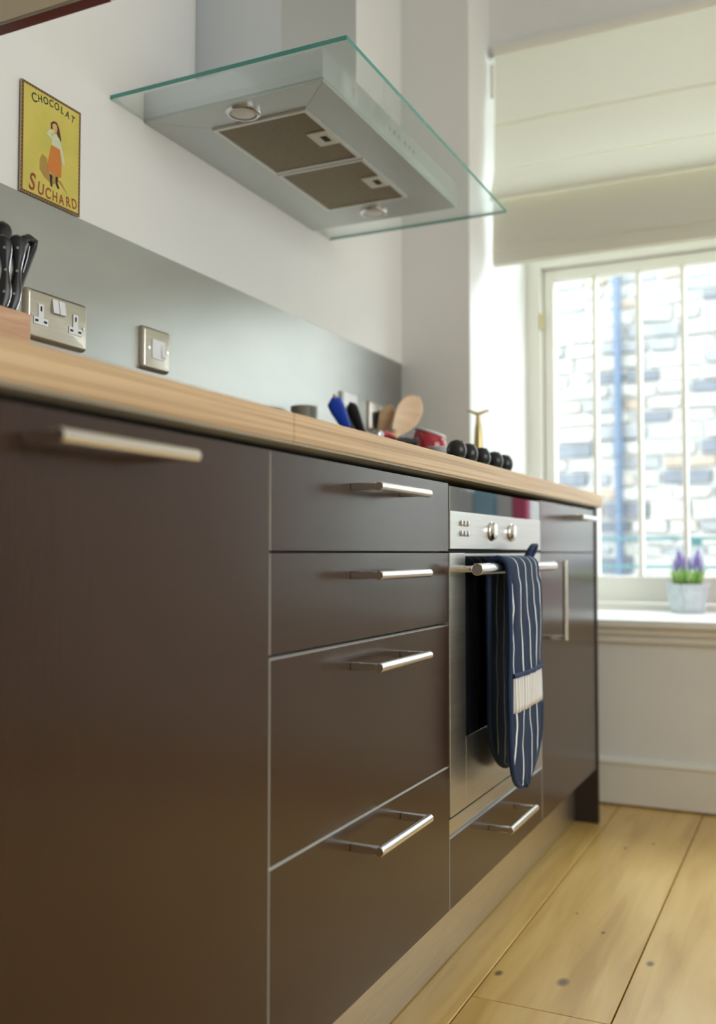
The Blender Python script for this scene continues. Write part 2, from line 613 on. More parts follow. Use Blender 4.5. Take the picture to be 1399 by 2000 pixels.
MB().cyl((XG - 0.05, 0.8955, 1.562), (XG - 0.05, 0.8955, 1.62), 0.006).build('hinge', 'brass', win, smooth=True)
MB().box(XW - 0.045, XG - 0.05, -0.66, 0.949, 0.530, 0.555).build('window_sill', 'sill_paint', win, bevel=0.006)
ap = MB()
ap.box(XW - 0.026, XW, -0.66, 0.949, 0.507, 0.530)
ap.box(XW - 0.016, XW, -0.66, 0.949, 0.483, 0.507)
ap.build('apron_moulding', 'gloss_paint', win, bevel=0.004)

# window made up behind the camera; its opaque pane backs the fill light
w2 = thing('added_window', (0.9, YF, 0.85), kind='structure')
f2 = MB()
for xa, xb, za, zb in ((-0.2, -0.14, 0.85, 2.25), (1.94, 2.0, 0.85, 2.25), (-0.14, 1.94, 0.85, 0.91), (-0.14, 1.94, 2.19, 2.25)):
    f2.box(xa, xb, YF - 0.12, YF - 0.06, za, zb)
f2.build('window_frame', 'gloss_paint', w2)
MB().box(-0.14, 1.94, YF - 0.10, YF - 0.09, 0.91, 2.19).build('opaque_pane', 'white_plastic', w2)  # opaque white sheet, added to shut out the sky behind the fill light

# ------------------------------------------------------------------ outside
gr = MB().box(3.57, 9.0, -6, 6, -0.72, -0.7)
tag(gr.build('ground_outside', 'ground'), kind='structure')
XS = 6.1
wallo = thing('stone_building', (XS, 1.0, -0.7), 'pale rubble stone wall of the building seen outside the window', 'building')
MB().box(XS + 0.035, XS + 0.5, -4.5, 5.5, -0.7, 3.35).build('mortar_bed', 'mortar', wallo)
rs = random.Random(11)
z = 0.25
while z < 3.0:
    h = rs.choice((0.07, 0.085, 0.10, 0.12))
    y = 0.15 + rs.uniform(-0.15, 0)
    while y < 1.95:
        wd = rs.uniform(0.13, 0.34)
        g = 0.009
        j = lambda s=0.008: rs.uniform(-s, s)
        ya, yb, za, zb = y + g, y + wd - g, z + g, z + h - g
        xf = XS + rs.uniform(-0.012, 0.012)
        vs = [(xf, ya + 0.006 + j(), za + 0.005 + j()), (xf, yb - 0.006 + j(), za + 0.005 + j()), (xf, yb - 0.006 + j(), zb - 0.005 + j()), (xf, ya + 0.006 + j(), zb - 0.005 + j())]
        vs += [(XS + 0.05, ya, za), (XS + 0.05, yb, za), (XS + 0.05, yb, zb), (XS + 0.05, ya, zb)]
        MB().add(vs, [(0, 1, 2, 3), (0, 4, 5, 1), (1, 5, 6, 2), (2, 6, 7, 3), (3, 7, 4, 0), (4, 7, 6, 5)]).build('stone', 'stone', wallo)
        y += wd
    z += h
XPI, YPI = XS - 0.06, 1.102
dp = thing('drainpipe', (XPI, YPI, -0.7), 'dark blue cast iron drainpipe fixed to the stone wall outside', 'pipe')
MB().cyl((XPI, YPI, -0.7), (XPI, YPI, 3.3), 0.026).build('pipe', 'pipe_paint', dp, smooth=True)
for zc in (1.35, 2.55, 0.1):
    MB().cyl((XPI, YPI, zc), (XPI, YPI, zc + 0.10), 0.036).build('collar', 'pipe_paint', dp, smooth=True)
XGR = 3.95
gd = thing('guard_rail', (XGR, 0.3, 0.55), 'two bar teal metal guard rail outside the lower window panes', 'railing')
for zc in (0.808, 0.697):
    MB().box(XGR - 0.012, XGR + 0.012, -1.2, 1.6, zc - 0.006, zc + 0.006).build('rail', 'rail_paint', gd, bevel=0.002)
for yc in (-1.1, 0.428, 1.55):
    MB().box(XGR - 0.008, XGR + 0.008, yc - 0.02, yc + 0.02, 0.68 if yc != 0.428 else 0.78, 0.802).build('bracket', 'rail_paint', gd)

# ------------------------------------------------------------------ roman blind
bl = thing('roman_blind', (2.985, 0.2, 1.66), 'cream fabric roman blind half lowered over the window', 'blind')
YBA, YBB = -0.62, 0.926


def sheet(mb, prof, y0, y1, th=0.003, n=24):
    """thick cloth sheet: profile (x,z) swept along y, with a slight sag"""
    rows_ = []
    for k in range(n + 1):
        t = k / n
        y = y0 + (y1 - y0) * t
        rows_.append([(x, y, z + 0.0015 * math.sin(9 * t + x * 30)) for x, z in prof])
    vs = [p for r in rows_ for p in r]
    c = len(prof)
    fs = [(k * c + i, k * c + i + 1, (k + 1) * c + i + 1, (k + 1) * c + i) for k in range(n) for i in range(c - 1)]
    return mb.add(vs, fs)


top = sheet(MB(), [(2.982, 2.392), (2.979, 2.30), (2.976, 2.20), (2.973, 2.140), (2.961, 2.134), (2.973, 2.128), (2.968, 2.05), (2.963, 1.984), (2.952, 1.979), (2.961, 1.974), (2.944, 1.93), (2.924, 1.888), (2.916, 1.872), (2.920, 1.867), (2.950, 1.884)], YBA, YBB)
o = top.build('upper_fold', 'blind_fabric', bl, smooth=True, fix=False)
low = sheet(MB(), [(2.956, 1.905), (2.952, 1.86), (2.948, 1.80), (2.945, 1.745), (2.941, 1.722), (2.936, 1.718), (2.944, 1.712), (2.945, 1.690), (2.946, 1.672), (2.957, 1.669), (2.962, 1.70), (2.965, 1.80)], YBA, YBB)
low.build('lower_fold', 'blind_fabric', bl, smooth=True, fix=False)
b2 = sheet(MB(), [(2.964, 1.88), (2.962, 1.76), (2.958, 1.692), (2.955, 1.676), (2.966, 1.668), (2.974, 1.70), (2.976, 1.86)], YBA, YBB)
b2.build('hem_fold', 'blind_fabric', bl, smooth=True, fix=False)
MB().box(2.966, 2.998, YBA, YBB, 2.37, 2.395).build('headrail', 'gloss_paint', bl, bevel=0.003)
MB().cyl((2.99, 0.80, 2.397), (2.99, 0.84, 2.40), 0.004).build('cord_hook', 'black_plastic', bl)
MB().box(2.972, 2.984, 0.928, 0.940, 2.23, 2.34).build('cord_guide', 'cream_plastic', bl, bevel=0.002)

# ------------------------------------------------------------------ base units
HL = 0.182


def bar_handle(parent, cx, z, y=D, vertical=False, ln=HL):
    """round bar on two square posts"""
    mb = MB()
    yb = y - 0.043
    r = 0.0062
    if not vertical:
        mb.cyl((cx - ln / 2, yb, z), (cx + ln / 2, yb, z), r, n=20)
        for s in (-1, 1):
            xc = cx + s * (ln / 2 - 0.006)
            mb.box(xc - 0.005, xc + 0.005, yb, y, z - 0.005, z + 0.005)
    else:
        mb.cyl((cx, yb, z - ln / 2), (cx, yb, z + ln / 2), r, n=20)
        for s in (-1, 1):
            zc = z + s * (ln / 2 - 0.006)
            mb.box(cx - 0.005, cx + 0.005, yb, y, zc - 0.005, zc + 0.005)
    return mb.build('handle', 'handle_steel', parent, smooth=True, bevel=0.0008)


def front(root, name, x0, x1, z0, z1, handle=None, vertical=False):
    g = 0.0019
    p = MB().box(x0 + g, x1 - g, D, D + 0.0004, z0, z1).build(name, 'wenge', root)
    MB().box(x0 + g, x1 - g, D + 0.0004, D + 0.019, z0, z1).build('edging', 'edging', p)
    if handle:
        bar_handle(p, handle[0], handle[1], vertical=vertical)
    return p


def carcass(root, x0, x1, z1=0.862):
    MB().box(x0 + 0.001, x1 - 0.001, D + 0.0205, W - 0.04, 0.155, z1).build('carcass', 'carcass_black', root)
    mb = MB()
    for xx in (x0 + 0.05, x1 - 0.05):
        for yy in (0.70, 1.08):
            mb.cyl((xx, yy, 0), (xx, yy, 0.155), 0.016, n=10)
    mb.build('feet', 'black_plastic', root)


c1 = thing('base_cabinet', (0.662, 0.85, 0), 'dark wenge base cabinet with one tall door, nearest the camera', 'cabinet')
carcass(c1, 0.362, X1)
front(c1, 'door', 0.362, X1, ZB, ZT, (0.662, 0.843))

c2 = thing('drawer_unit', ((X1 + X2) / 2, 0.85, 0), 'dark wenge unit of four stacked drawers left of the oven', 'cabinet')
carcass(c2, X1, X2)
cx = (X1 + X2) / 2 + 0.004
front(c2, 'drawer', X1, X2, 0.7548, ZT, (cx, 0.841))
front(c2, 'drawer', X1, X2, 0.6345, 0.7515, (cx, 0.722))
front(c2, 'drawer', X1, X2, 0.3945, 0.6285, (cx, 0.600))
front(c2, 'drawer', X1, X2, ZB, 0.3905, (cx, 0.360))

c3 = thing('oven_housing', ((X2 + X3) / 2, 0.85, 0), 'oven housing with one shallow wenge drawer under the oven', 'cabinet')
MB().box(X2 + 0.001, X3 - 0.001, D + 0.0205, W - 0.04, 0.155, 0.272).build('carcass', 'carcass_black', c3)
mb = MB()
for xx in (X2 + 0.05, X3 - 0.05):
    for yy in (0.70, 1.08):
        mb.cyl((xx, yy, 0), (xx, yy, 0.155), 0.016, n=10)
mb.build('feet', 'black_plastic', c3)
front(c3, 'drawer', X2, X3, ZB, 0.2690, ((X2 + X3) / 2, 0.236))

c4 = thing('end_unit', ((X3 + X4) / 2, 0.85, 0), 'dark wenge end unit with a drawer over a door, beside the window', 'cabinet')
carcass(c4, X3, X4)
front(c4, 'drawer', X3, X4, 0.7545, ZT, (2.478, 0.841))
front(c4, 'door', X3, X4, ZB, 0.7515, (2.212, 0.643), vertical=True)
MB().box(X4 + 0.001, X4 + 0.021, D - 0.003, 0.94, 0.001, 0.879).build('end_panel', 'wenge_dark', c4, bevel=0.001)

pl = MB().box(0.362, X4, 0.632, 0.648, 0.002, 0.150)
tag(pl.build('plinth', 'plinth_metal', bevel=0.001), 'brushed metal plinth running below the dark units', 'plinth')

# ------------------------------------------------------------------ worktop
wt = thing('worktop', (1.4, 0.86, 0.881), 'long oak worktop lying on the dark base units', 'worktop')
for xa, xb in ((0.30, 0.9906), (0.9914, XR - 0.001)):
    p = MB().box(xa, xb, 0.555, W - 0.0045, 0.8825, 0.917).build('board', 'worktop_wood', wt, bevel=0.0015)
    MB().box(xa, xb, 0.557, W - 0.0045, 0.8795, 0.8824).build('underside', 'worktop_underside', p)

# ------------------------------------------------------------------ splashback and wall plates
sb = MB().box(0.0, XR - 0.004, W - 0.003, W - 0.0003, 0.9175, 1.3455)
tag(sb.build('splashback', 'splash_steel'), 'brushed steel splashback sheet along the wall above the worktop', 'splashback')

YPL = W - 0.0032


def plate(root, x0, x1, z0, z1, mat='plate_steel'):
    """wall plate with softly rounded rim"""
    mb = MB()
    d = 0.012
    r = 0.006
    def rr(ins, y):
        pts = []
        rad = max(0.006 - ins * 0.3, 0.002)
        for cx_, cz_, a0 in ((x1 - rad - ins, z1 - rad - ins, 0), (x0 + rad + ins, z1 - rad - ins, 90), (x0 + rad + ins, z0 + rad + ins, 180), (x1 - rad - ins, z0 + rad + ins, 270)):
            for k in range(5):
                a = math.radians(a0 + 22.5 * k)
                pts.append(Vector((cx_ + rad * math.cos(a), y, cz_ + rad * math.sin(a))))
        return pts
    mb.loft([rr(0, YPL), rr(0, YPL - 0.004), rr(0.0012, YPL - 0.008), rr(0.004, YPL - 0.0112), rr(0.006, YPL - 0.012)])
    return mb.build('face_plate', mat, root, smooth=True)


YFP = YPL - 0.012


def outlet(root, cx_, zc):
    """white T-shaped 3-pin insert"""
    w_ = [(-0.0165, -0.016), (0.0165, -0.016), (0.0165, -0.004), (0.0062, -0.004), (0.0062, 0.019), (-0.0062, 0.019), (-0.0062, -0.004), (-0.0165, -0.004)]
    ins = MB().prism([(cx_ + a, zc + c) for a, c in w_], YFP - 0.0012, YFP + 0.001).build('outlet', 'white_plastic', root)
    for a, c, hw, hh in ((0, 0.011, 0.0018, 0.004), (-0.010, -0.010, 0.0035, 0.0018), (0.010, -0.010, 0.0035, 0.0018)):
        MB().box(cx_ + a - hw, cx_ + a + hw, YFP - 0.0016, YFP - 0.001, zc + c - hh, zc + c + hh).build('pin_hole', 'dark_slot', ins)


def rocker(root, x0, x1, z0, z1, mat='white_plastic'):
    MB().prism([(YFP + 0.001, z0), (YFP - 0.0055, z0 + 0.001), (YFP - 0.0015, z1), (YFP + 0.001, z1)], x0, x1, plane='yz').build('switch', mat, root, bevel=0.0005)


def screws(root, x0, x1, zc):
    for xx in (x0, x1):
        MB().cyl((xx, YFP + 0.001, zc), (xx, YFP - 0.001, zc), 0.0028, n=12).build('screw', 'chrome', root)


s1 = thing('double_socket', (1.257, W, 1.106), 'brushed steel double socket with white outlets beside the knife block', 'socket')
plate(s1, 1.184, 1.330, 1.106, 1.190)
outlet(s1, 1.214, 1.147)
outlet(s1, 1.297, 1.147)
rocker(s1, 1.2395, 1.2535, 1.156, 1.181)
rocker(s1, 1.2555, 1.2695, 1.156, 1.181)
screws(s1, 1.194, 1.318, 1.146)

s2 = thing('fused_switch', (1.530, W, 1.107), 'square steel plate with white fused switch on the steel splashback', 'switch')
plate(s2, 1.487, 1.573, 1.107, 1.191)
MB().box(1.512, 1.552, YFP - 0.0015, YFP + 0.001, 1.130, 1.168).build('insert', 'white_plastic', s2, bevel=0.0006)
rocker(s2, 1.539, 1.551, 1.134, 1.164)
screws(s2, 1.503, 1.561, 1.149)

s3 = thing('cooker_switch', (2.398, W, 1.108), 'white wall switch with a red rocker behind the utensils', 'switch')
plate(s3, 2.352, 2.444, 1.108, 1.196, 'white_plastic')
rocker(s3, 2.404, 2.420, 1.128, 1.168, 'red_plastic')

s4 = thing('plug_socket', (2.60, W, 1.108), 'steel wall socket with a black plug pushed in, behind the wooden spoon', 'socket')
plate(s4, 2.528, 2.672, 1.108, 1.193)
MB().box(2.556, 2.612, YFP - 0.032, YFP, 1.112, 1.166).build('plug', 'black_plastic', s4, bevel=0.008, seg=3)
MB().tube([(2.584, YFP - 0.018, 1.115), (2.584, YFP - 0.02, 1.06), (2.59, YFP - 0.03, 0.98), (2.60, YFP - 0.05, 0.926)], 0.0035, n=8).build('cable', 'black_plastic', s4, smooth=True)
MB().box(2.592, 2.612, YFP - 0.003, YFP, 1.170, 1.182).build('switch', 'white_plastic', s4)

# ------------------------------------------------------------------ tin sign
XA, XB, ZA, ZC = 1.173, 1.315, 1.3462, 1.5345
YS = W - 0.0062
sg = thing('tin_sign', ((XA + XB) / 2, W - 0.004, ZA), 'small yellow tin advertising sign lettered CHOCOLAT SUCHARD above the splashback', 'sign')
MB().box(XA, XB, YS, W - 0.003, ZA, ZC).build('tin_plate', 'tin_edge', sg, bevel=0.0008)
mb = MB()
e_ = 0.005
for xa, xb, za, zb in ((XA + 0.0006, XA + e_, ZA + 0.0006, ZC - 0.0006), (XB - e_, XB - 0.0006, ZA + 0.0006, ZC - 0.0006), (XA + e_, XB - e_, ZA + 0.0006, ZA + e_), (XA + e_, XB - e_, ZC - e_, ZC - 0.0006)):
    mb.box(xa, xb, YS - 0.0003, YS, za, zb)
mb.build('border', 'poster_border', sg)
MB().box(XA + e_, XB - e_, YS - 0.00025, YS, ZA + e_, ZC - e_).build('printed_field', 'poster_yellow', sg)


def sheetpoly(pts, lift):
    """flat print: polygon in sign units (s across, t up, 0..1)"""
    return [(XA + s_ * (XB - XA), YS - lift, ZA + t_ * (ZC - ZA)) for s_, t_ in pts]


fig = MB()
FM = ['ink_shadow', 'ink_hair', 'ink_skin', 'ink_blouse', 'ink_orange', 'ink_black']


def ink(pts, mi, lift):
    vs = sheetpoly(pts, lift)
    back = sheetpoly(pts, 0.0002)
    n = len(vs)
    fig.add(vs + back, [tuple(range(n))] + [(i, (i + 1) % n, n + (i + 1) % n, n + i) for i in range(n)], mi)


ink([(0.30, 0.36), (0.34, 0.42), (0.42, 0.40), (0.46, 0.28), (0.66, 0.25), (0.78, 0.155), (0.62, 0.235), (0.52, 0.185), (0.38, 0.215), (0.30, 0.27)], 0, 0.0004)
ink([(0.475, 0.69), (0.475, 0.745), (0.525, 0.775), (0.58, 0.775), (0.62, 0.73), (0.645, 0.66), (0.655, 0.625), (0.62, 0.61), (0.585, 0.665), (0.55, 0.70)], 1, 0.0005)
ink([(0.50, 0.735), (0.53, 0.755), (0.565, 0.755), (0.585, 0.72), (0.575, 0.685), (0.545, 0.665), (0.51, 0.69)], 2, 0.0006)
ink([(0.49, 0.60), (0.52, 0.655), (0.58, 0.66), (0.63, 0.63), (0.65, 0.57), (0.64, 0.53), (0.49, 0.53)], 3, 0.00065)
ink([(0.40, 0.625), (0.45, 0.675), (0.525, 0.69), (0.535, 0.675), (0.465, 0.64), (0.50, 0.62), (0.51, 0.595), (0.45, 0.605)], 3, 0.0007)
ink([(0.62, 0.63), (0.66, 0.58), (0.72, 0.44), (0.705, 0.40), (0.68, 0.42), (0.62, 0.55)], 3, 0.0007)
ink([(0.49, 0.545), (0.635, 0.54), (0.665, 0.40), (0.66, 0.285), (0.56, 0.27), (0.43, 0.30), (0.45, 0.42)], 4, 0.00075)
ink([(0.465, 0.27), (0.515, 0.27), (0.51, 0.22), (0.515, 0.16), (0.485, 0.165), (0.475, 0.20)], 5, 0.0006)
ink([(0.565, 0.275), (0.61, 0.275), (0.60, 0.225), (0.635, 0.175), (0.60, 0.17), (0.57, 0.205)], 5, 0.0006)
fig.build('printed_figure', FM, sg, fix=False)


def letter(ch, cx_, cz_, size, rot, mat, xs=1.0):
    cu = bpy.data.curves.new('letter', 'FONT')
    cu.body = ch
    cu.size = size
    cu.align_x = 'CENTER'
    cu.align_y = 'CENTER'
    cu.offset = size * 0.012
    cu.extrude = 0.00015
    tmp = bpy.data.objects.new('letter', cu)
    COL.objects.link(tmp)
    dg = bpy.context.evaluated_depsgraph_get()
    me = bpy.data.meshes.new_from_object(tmp.evaluated_get(dg))
    COL.objects.unlink(tmp)
    bpy.data.objects.remove(tmp)
    off = parent_world(sg)
    M = Matrix.Translation(Vector((cx_, YS - 0.0006, cz_)) - off) @ Matrix.Rotation(math.radians(90), 4, 'X') @ Matrix.Rotation(rot, 4, 'Z') @ Matrix.Diagonal((xs, 1, 1, 1))
    me.transform(M)
    me.materials.clear()
    me.materials.append(MATS[mat])
    o_ = bpy.data.objects.new('letter', me)
    COL.objects.link(o_)
    o_.parent = sg


for i, ch in enumerate('CHOCOLAT'):
    q = (i - 3.5) / 3.5
    letter(ch, XA + (0.525 + 0.325 * q) * (XB - XA), ZA + (0.922 - 0.036 * q * q) * (ZC - ZA), 0.0215 if i == 0 else 0.0175, -0.22 * q, 'ink_green', 0.85)
pos = [0.185, 0.325, 0.445, 0.56, 0.67, 0.785, 0.895]
siz = [0.042, 0.029, 0.0265, 0.0245, 0.0245, 0.0245, 0.0245]
hei = [0.118, 0.092, 0.082, 0.080, 0.080, 0.086, 0.094]
for i, ch in enumerate('SUCHARD'):
    letter(ch, XA + pos[i] * (XB - XA), ZA + hei[i] * (ZC - ZA), siz[i], 0.16 * (pos[i] - 0.54) / 0.36, 'ink_red', 0.74)

# ------------------------------------------------------------------ cooker hood
ZG = 1.597
hd = thing('cooker_hood', (1.85, 1.0, 1.59), 'stainless chimney cooker hood with a flat glass canopy on the wall', 'cooker hood')
bx0, bx1, by0, by1 = 1.500, 2.203, 0.784, W - 0.0005
MB().box(bx0, bx1, by0, by1, ZG + 0.002, 1.653).build('body', 'hood_steel', hd, bevel=0.001)
ch_ = MB().box(1.671, 2.025, 0.969, W - 0.0005, 1.6532, CEIL - 0.001).build('chimney', 'hood_steel', hd, bevel=0.001)
# underside: four mitred bands rising slightly to the filter opening
fx0, fx1, fy0, fy1 = 1.588, 2.094, 0.866, 1.080
zo, zi = ZG - 0.004, ZG + 0.0010
O = [(bx0, by0, zo), (bx1, by0, zo), (bx1, by1, zo), (bx0, by1, zo)]
I = [(fx0, fy0, zi), (fx1, fy0, zi), (fx1, fy1, zi), (fx0, fy1, zi)]
for k in range(4):
    j = (k + 1) % 4
    t_ = [O[k], O[j], I[j], I[k]]
    # tiny gap along the mitre
    cxm = sum(p[0] for p in t_) / 4
    cym = sum(p[1] for p in t_) / 4
    t_ = [(p[0] + (cxm - p[0]) * 0.002, p[1] + (cym - p[1]) * 0.002, p[2]) for p in t_]
    vs = t_ + [(p[0], p[1], ZG + 0.0019) for p in t_]
    MB().add(vs, [(0, 1, 2, 3), (4, 7, 6, 5), (0, 4, 5, 1), (1, 5, 6, 2), (2, 6, 7, 3), (3, 7, 4, 0)]).build('underside_band', 'hood_panel', hd)
xm = (fx0 + fx1) / 2
for xa, xb in ((fx0 + 0.001, xm - 0.003), (xm + 0.003, fx1 - 0.001)):
    fl = MB().box(xa + 0.008, xb - 0.008, fy0 + 0.008, fy1 - 0.008, ZG - 0.0015, ZG + 0.0018).build('filter', 'filter_mesh', hd)
    r = MB()
    r.box(xa, xb, fy0 + 0.001, fy0 + 0.008, ZG - 0.0035, ZG + 0.0018)
    r.box(xa, xb, fy1 - 0.008, fy1 - 0.001, ZG - 0.0035, ZG + 0.0018)
    r.box(xa, xa + 0.008, fy0 + 0.008, fy1 - 0.008, ZG - 0.0035, ZG + 0.0018)
    r.box(xb - 0.008, xb, fy0 + 0.008, fy1 - 0.008, ZG - 0.0035, ZG + 0.0018)
    r.build('filter_frame', 'filter_frame', fl)
    xc = (xa + xb) / 2 + 0.003
    MB().box(xc - 0.031, xc + 0.031, fy0 + 0.008, fy0 + 0.052, ZG - 0.0045, ZG - 0.0016).build('latch_plate', 'clip_plastic', fl, bevel=0.001)
    MB().box(xc - 0.013, xc + 0.013, fy0 + 0.017, fy0 + 0.031, ZG - 0.0050, ZG - 0.0044).build('latch_slot', 'dark_slot', fl)
for lx in (1.5465, 2.1475):
    lm = MB().lathe((lx, 0.980, ZG - 0.001), [(0.034, 0.002), (0.034, -0.004), (0.031, -0.0065), (0.0265, -0.0065), (0.0265, 0.0)], n=32).build('lamp', 'chrome', hd, smooth=True)
    MB().lathe((lx, 0.980, ZG - 0.003), [(0.026, 0.001), (0.026, -0.002), (0.018, -0.0045), (0.006, -0.0055)], n=28).build('lens', 'lamp_lens', lm, smooth=True)
for k in range(6):
    xx = 1.80 + k * 0.024 + (0.01 if k > 2 else 0)
    MB().cyl((xx, by0 + 0.001, 1.628), (xx, by0 - 0.0008, 1.628), 0.0042, n=12).build('button', 'plate_steel', hd)
# glass canopy with a cut-out round the body
gx0, gx1, gy0, gy1, gz0, gz1 = 1.399, 2.300, 0.687, W - 0.0008, ZG - 0.001, ZG + 0.007
xs_ = [gx0, bx0 - 0.001, bx1 + 0.001, gx1]
ys_ = [gy0, by0 - 0.001, gy1]
gm = MB()
vt = [(x, y, z) for z in (gz0, gz1) for y in ys_ for x in xs_]
fs = []
mi = []


def vid(i, j, k):
    return k * 12 + j * 4 + i


for i in range(3):
    for j in range(2):
        if i == 1 and j == 1:
            continue
        fs += [(vid(i, j, 0), vid(i, j + 1, 0), vid(i + 1, j + 1, 0), vid(i + 1, j, 0)), (vid(i, j, 1), vid(i + 1, j, 1), vid(i + 1, j + 1, 1), vid(i, j + 1, 1))]
        mi += [0, 0]
for (a, c_) in [((0, 0), (1, 0)), ((1, 0), (2, 0)), ((2, 0), (3, 0)), ((3, 0), (3, 1)), ((3, 1), (3, 2)), ((3, 2), (2, 2)), ((2, 2), (2, 1)), ((2, 1), (1, 1)), ((1, 1), (1, 2)), ((1, 2), (0, 2)), ((0, 2), (0, 1)), ((0, 1), (0, 0))]:
    fs.append((vid(*a, 0), vid(*c_, 0), vid(*c_, 1), vid(*a, 1)))
    hidden = a[1] >= 1 and c_[1] >= 1 and not (a[0] == c_[0] and a[0] in (0, 3))   # cut-out and wall edges
    mi.append(0 if hidden else 1)
gm.v, gm.f, gm.mi = vt, fs, mi
gm.build('glass_canopy', ['hood_glass', 'glass_edge'], hd, fix=False)

# ------------------------------------------------------------------ wall cabinet (its underside shows at the top left)
principled('cabinet_white', (0.90, 0.92, 0.90), 0.5)
wc = thing('wall_cabinet', (0.66, 1.0, 1.46), 'pale grey wall cabinet with dark red edging above the worktop', 'cabinet')
wx0, wx1, wy0, wy1, wz0 = 0.362, 0.962, 0.79, W - 0.001, 1.461
MB().box(wx0 + 0.019, wx1 - 0.019, wy0 + 0.02, wy1, wz0 + 0.012, 2.2).build('body', 'cabinet_grey', wc)
for xa, xb in ((wx0, wx0 + 0.018), (wx1 - 0.018, wx1)):
    s_ = MB().box(xa, xb, wy0 + 0.02, wy1, wz0 + 0.001, 2.2).build('side_panel', 'cabinet_grey', wc)
    MB().box(xa, xb, wy0 + 0.02, wy1, wz0, wz0 + 0.0009).build('edging', 'dark_red', s_)
MB().box(wx0 + 0.019, wx1 - 0.024, wy0 + 0.02, wy1 - 0.002, wz0 + 0.001, wz0 + 0.0119).build('base_panel', 'cabinet_white', wc)
MB().box(wx0, wx1, wy0, wy0 + 0.018, wz0, 2.2).build('door', 'cabinet_grey', wc, bevel=0.001)

# ------------------------------------------------------------------ oven
ov = thing('built_in_oven', ((X2 + X3) / 2, 0.85, 0.274), 'stainless steel built-in oven between the drawers and the end unit', 'oven')
ox0, ox1 = X2 + 0.005, X3 - 0.003
MB().box(ox0 + 0.01, ox1 - 0.01, D + 0.022, W - 0.06, 0.2735, 0.860).build('body', 'carcass_black', ov)
MB().box(ox0, ox1, D + 0.001, D + 0.0215, 0.8245, 0.867).build('display_glass', 'oven_strip_glass', ov)
cp = MB().box(ox0, ox1, D - 0.001, D + 0.0215, 0.7585, 0.8243).build('control_panel', 'steel', ov, bevel=0.001)
for kx in (1.792, 1.922):
    MB().lathe((kx, D - 0.001, 0.793), [(0.0185, 0.0), (0.0185, 0.002), (0.0165, 0.004), (0.015, 0.009), (0.011, 0.0105)], n=28, axis=(0, -1, 0)).build('knob', 'handle_steel', cp, smooth=True)
for i in range(3):
    for j in range(2):
        kx = 1.616 + 0.0175 * i
        MB().lathe((kx, D - 0.001, 0.804 - 0.018 * j), [(0.0052, 0), (0.0048, 0.003), (0.003, 0.0038)], n=14, axis=(0, -1, 0)).build('button', 'chrome', cp, smooth=True)
MB().box(ox0 + 0.02, ox1 - 0.02, D + 0.010, D + 0.0215, 0.7515, 0.7583).build('vent_gap', 'dark_slot', ov)
# door
dz0, dz1 = 0.3045, 0.7515
dgx0, dgx1, dgz0, dgz1 = 1.642, 2.072, 0.427, 0.746
dr = MB()
dr.box(ox0, dgx0, D, D + 0.021, dz0, dz1)
dr.box(dgx1, ox1, D, D + 0.021, dz0, dz1)
dr.box(dgx0, dgx1, D, D + 0.021, dz0, dgz0)
dr.box(dgx0, dgx1, D + 0.004, D + 0.021, dgz1, dz1 - 0.001)
door = dr.build('door', 'steel', ov, bevel=0.0008)
MB().box(dgx0, dgx1, D + 0.0008, D + 0.0205, dgz0, dgz1).build('glass', 'oven_glass', door)
hb = MB()
hb.cyl((1.588, 0.53, 0.7235), (2.112, 0.53, 0.7235), 0.0105, n=28)
for xx in (1.612, 2.088):
    hb.cyl((xx, 0.535, 0.7235), (xx, D + 0.001, 0.7235), 0.006, n=14)
hb.build('handle', 'handle_steel', door, smooth=True, bevel=0.0008)
MB().box(ox0 - 0.002, ox1, D + 0.002, D + 0.0205, 0.2745, 0.3005).build('base_strip', 'steel', ov, bevel=0.0008)

# ------------------------------------------------------------------ oven glove folded over the oven handle
gv = thing('oven_glove', (1.81, 0.53, 0.312), 'navy pinstriped double oven glove hung over the oven handle', 'oven glove')
path = []
YFR, YBK, ZTOP, RB = 0.511, 0.549, 0.7235, 0.019
nF, nA, nB = 44, 10, 40
for k in range(nF):
    f_ = (k / nF) ** 1.7
    path.append((YFR - 0.004 * math.sin(math.pi * f_) - 0.004 * (1 - f_), 0.320 + (ZTOP - 0.320) * f_))
for k in range(nA + 1):
    a = math.pi - math.pi * k / nA
    path.append((0.53 + RB * math.cos(a), ZTOP + RB * math.sin(a)))
for k in range(1, nB + 1):
    f_ = 1 - (1 - k / nB) ** 1.7
    path.append((YBK + 0.002 * math.sin(3.1 * f_), ZTOP + (0.343 - ZTOP) * f_))
cum = [0]
for k in range(1, len(path)):
    cum.append(cum[-1] + math.dist(path[k], path[k - 1]))
TOT = cum[-1]
HW = 0.101


def half(s):
    r_ = 0.085
    e = min(s, TOT - s)
    if e < r_:
        return max(0.004, (HW - 0.004) * math.sqrt(max(0, 1 - ((r_ - e) / r_) ** 2)))
    return HW - 0.004 * math.exp(-((e - 0.34) / 0.1) ** 2)


NT = 16
GX = 1.782


def gpt(k, t, lift=0.0):
    s = cum[k]
    y, z_ = path[k]
    x = GX + t * half(s) + 0.048 * s / TOT + 0.002 * math.sin(s * 23)
    wv = 0.0025 * math.sin(t * 5.5 + s * 17) + 0.002 * math.sin(t * 9 - s * 11)
    side = -1 if s < TOT / 2 else 1
    puff = 0.004 * (1 - t * t)
    if abs(z_ - ZTOP) < 0.03 or z_ > ZTOP:
        wv = 0
    if side > 0:
        wv *= 0.3
        puff = 0
    return Vector((x, y + side * (abs(wv) + puff + lift), z_))


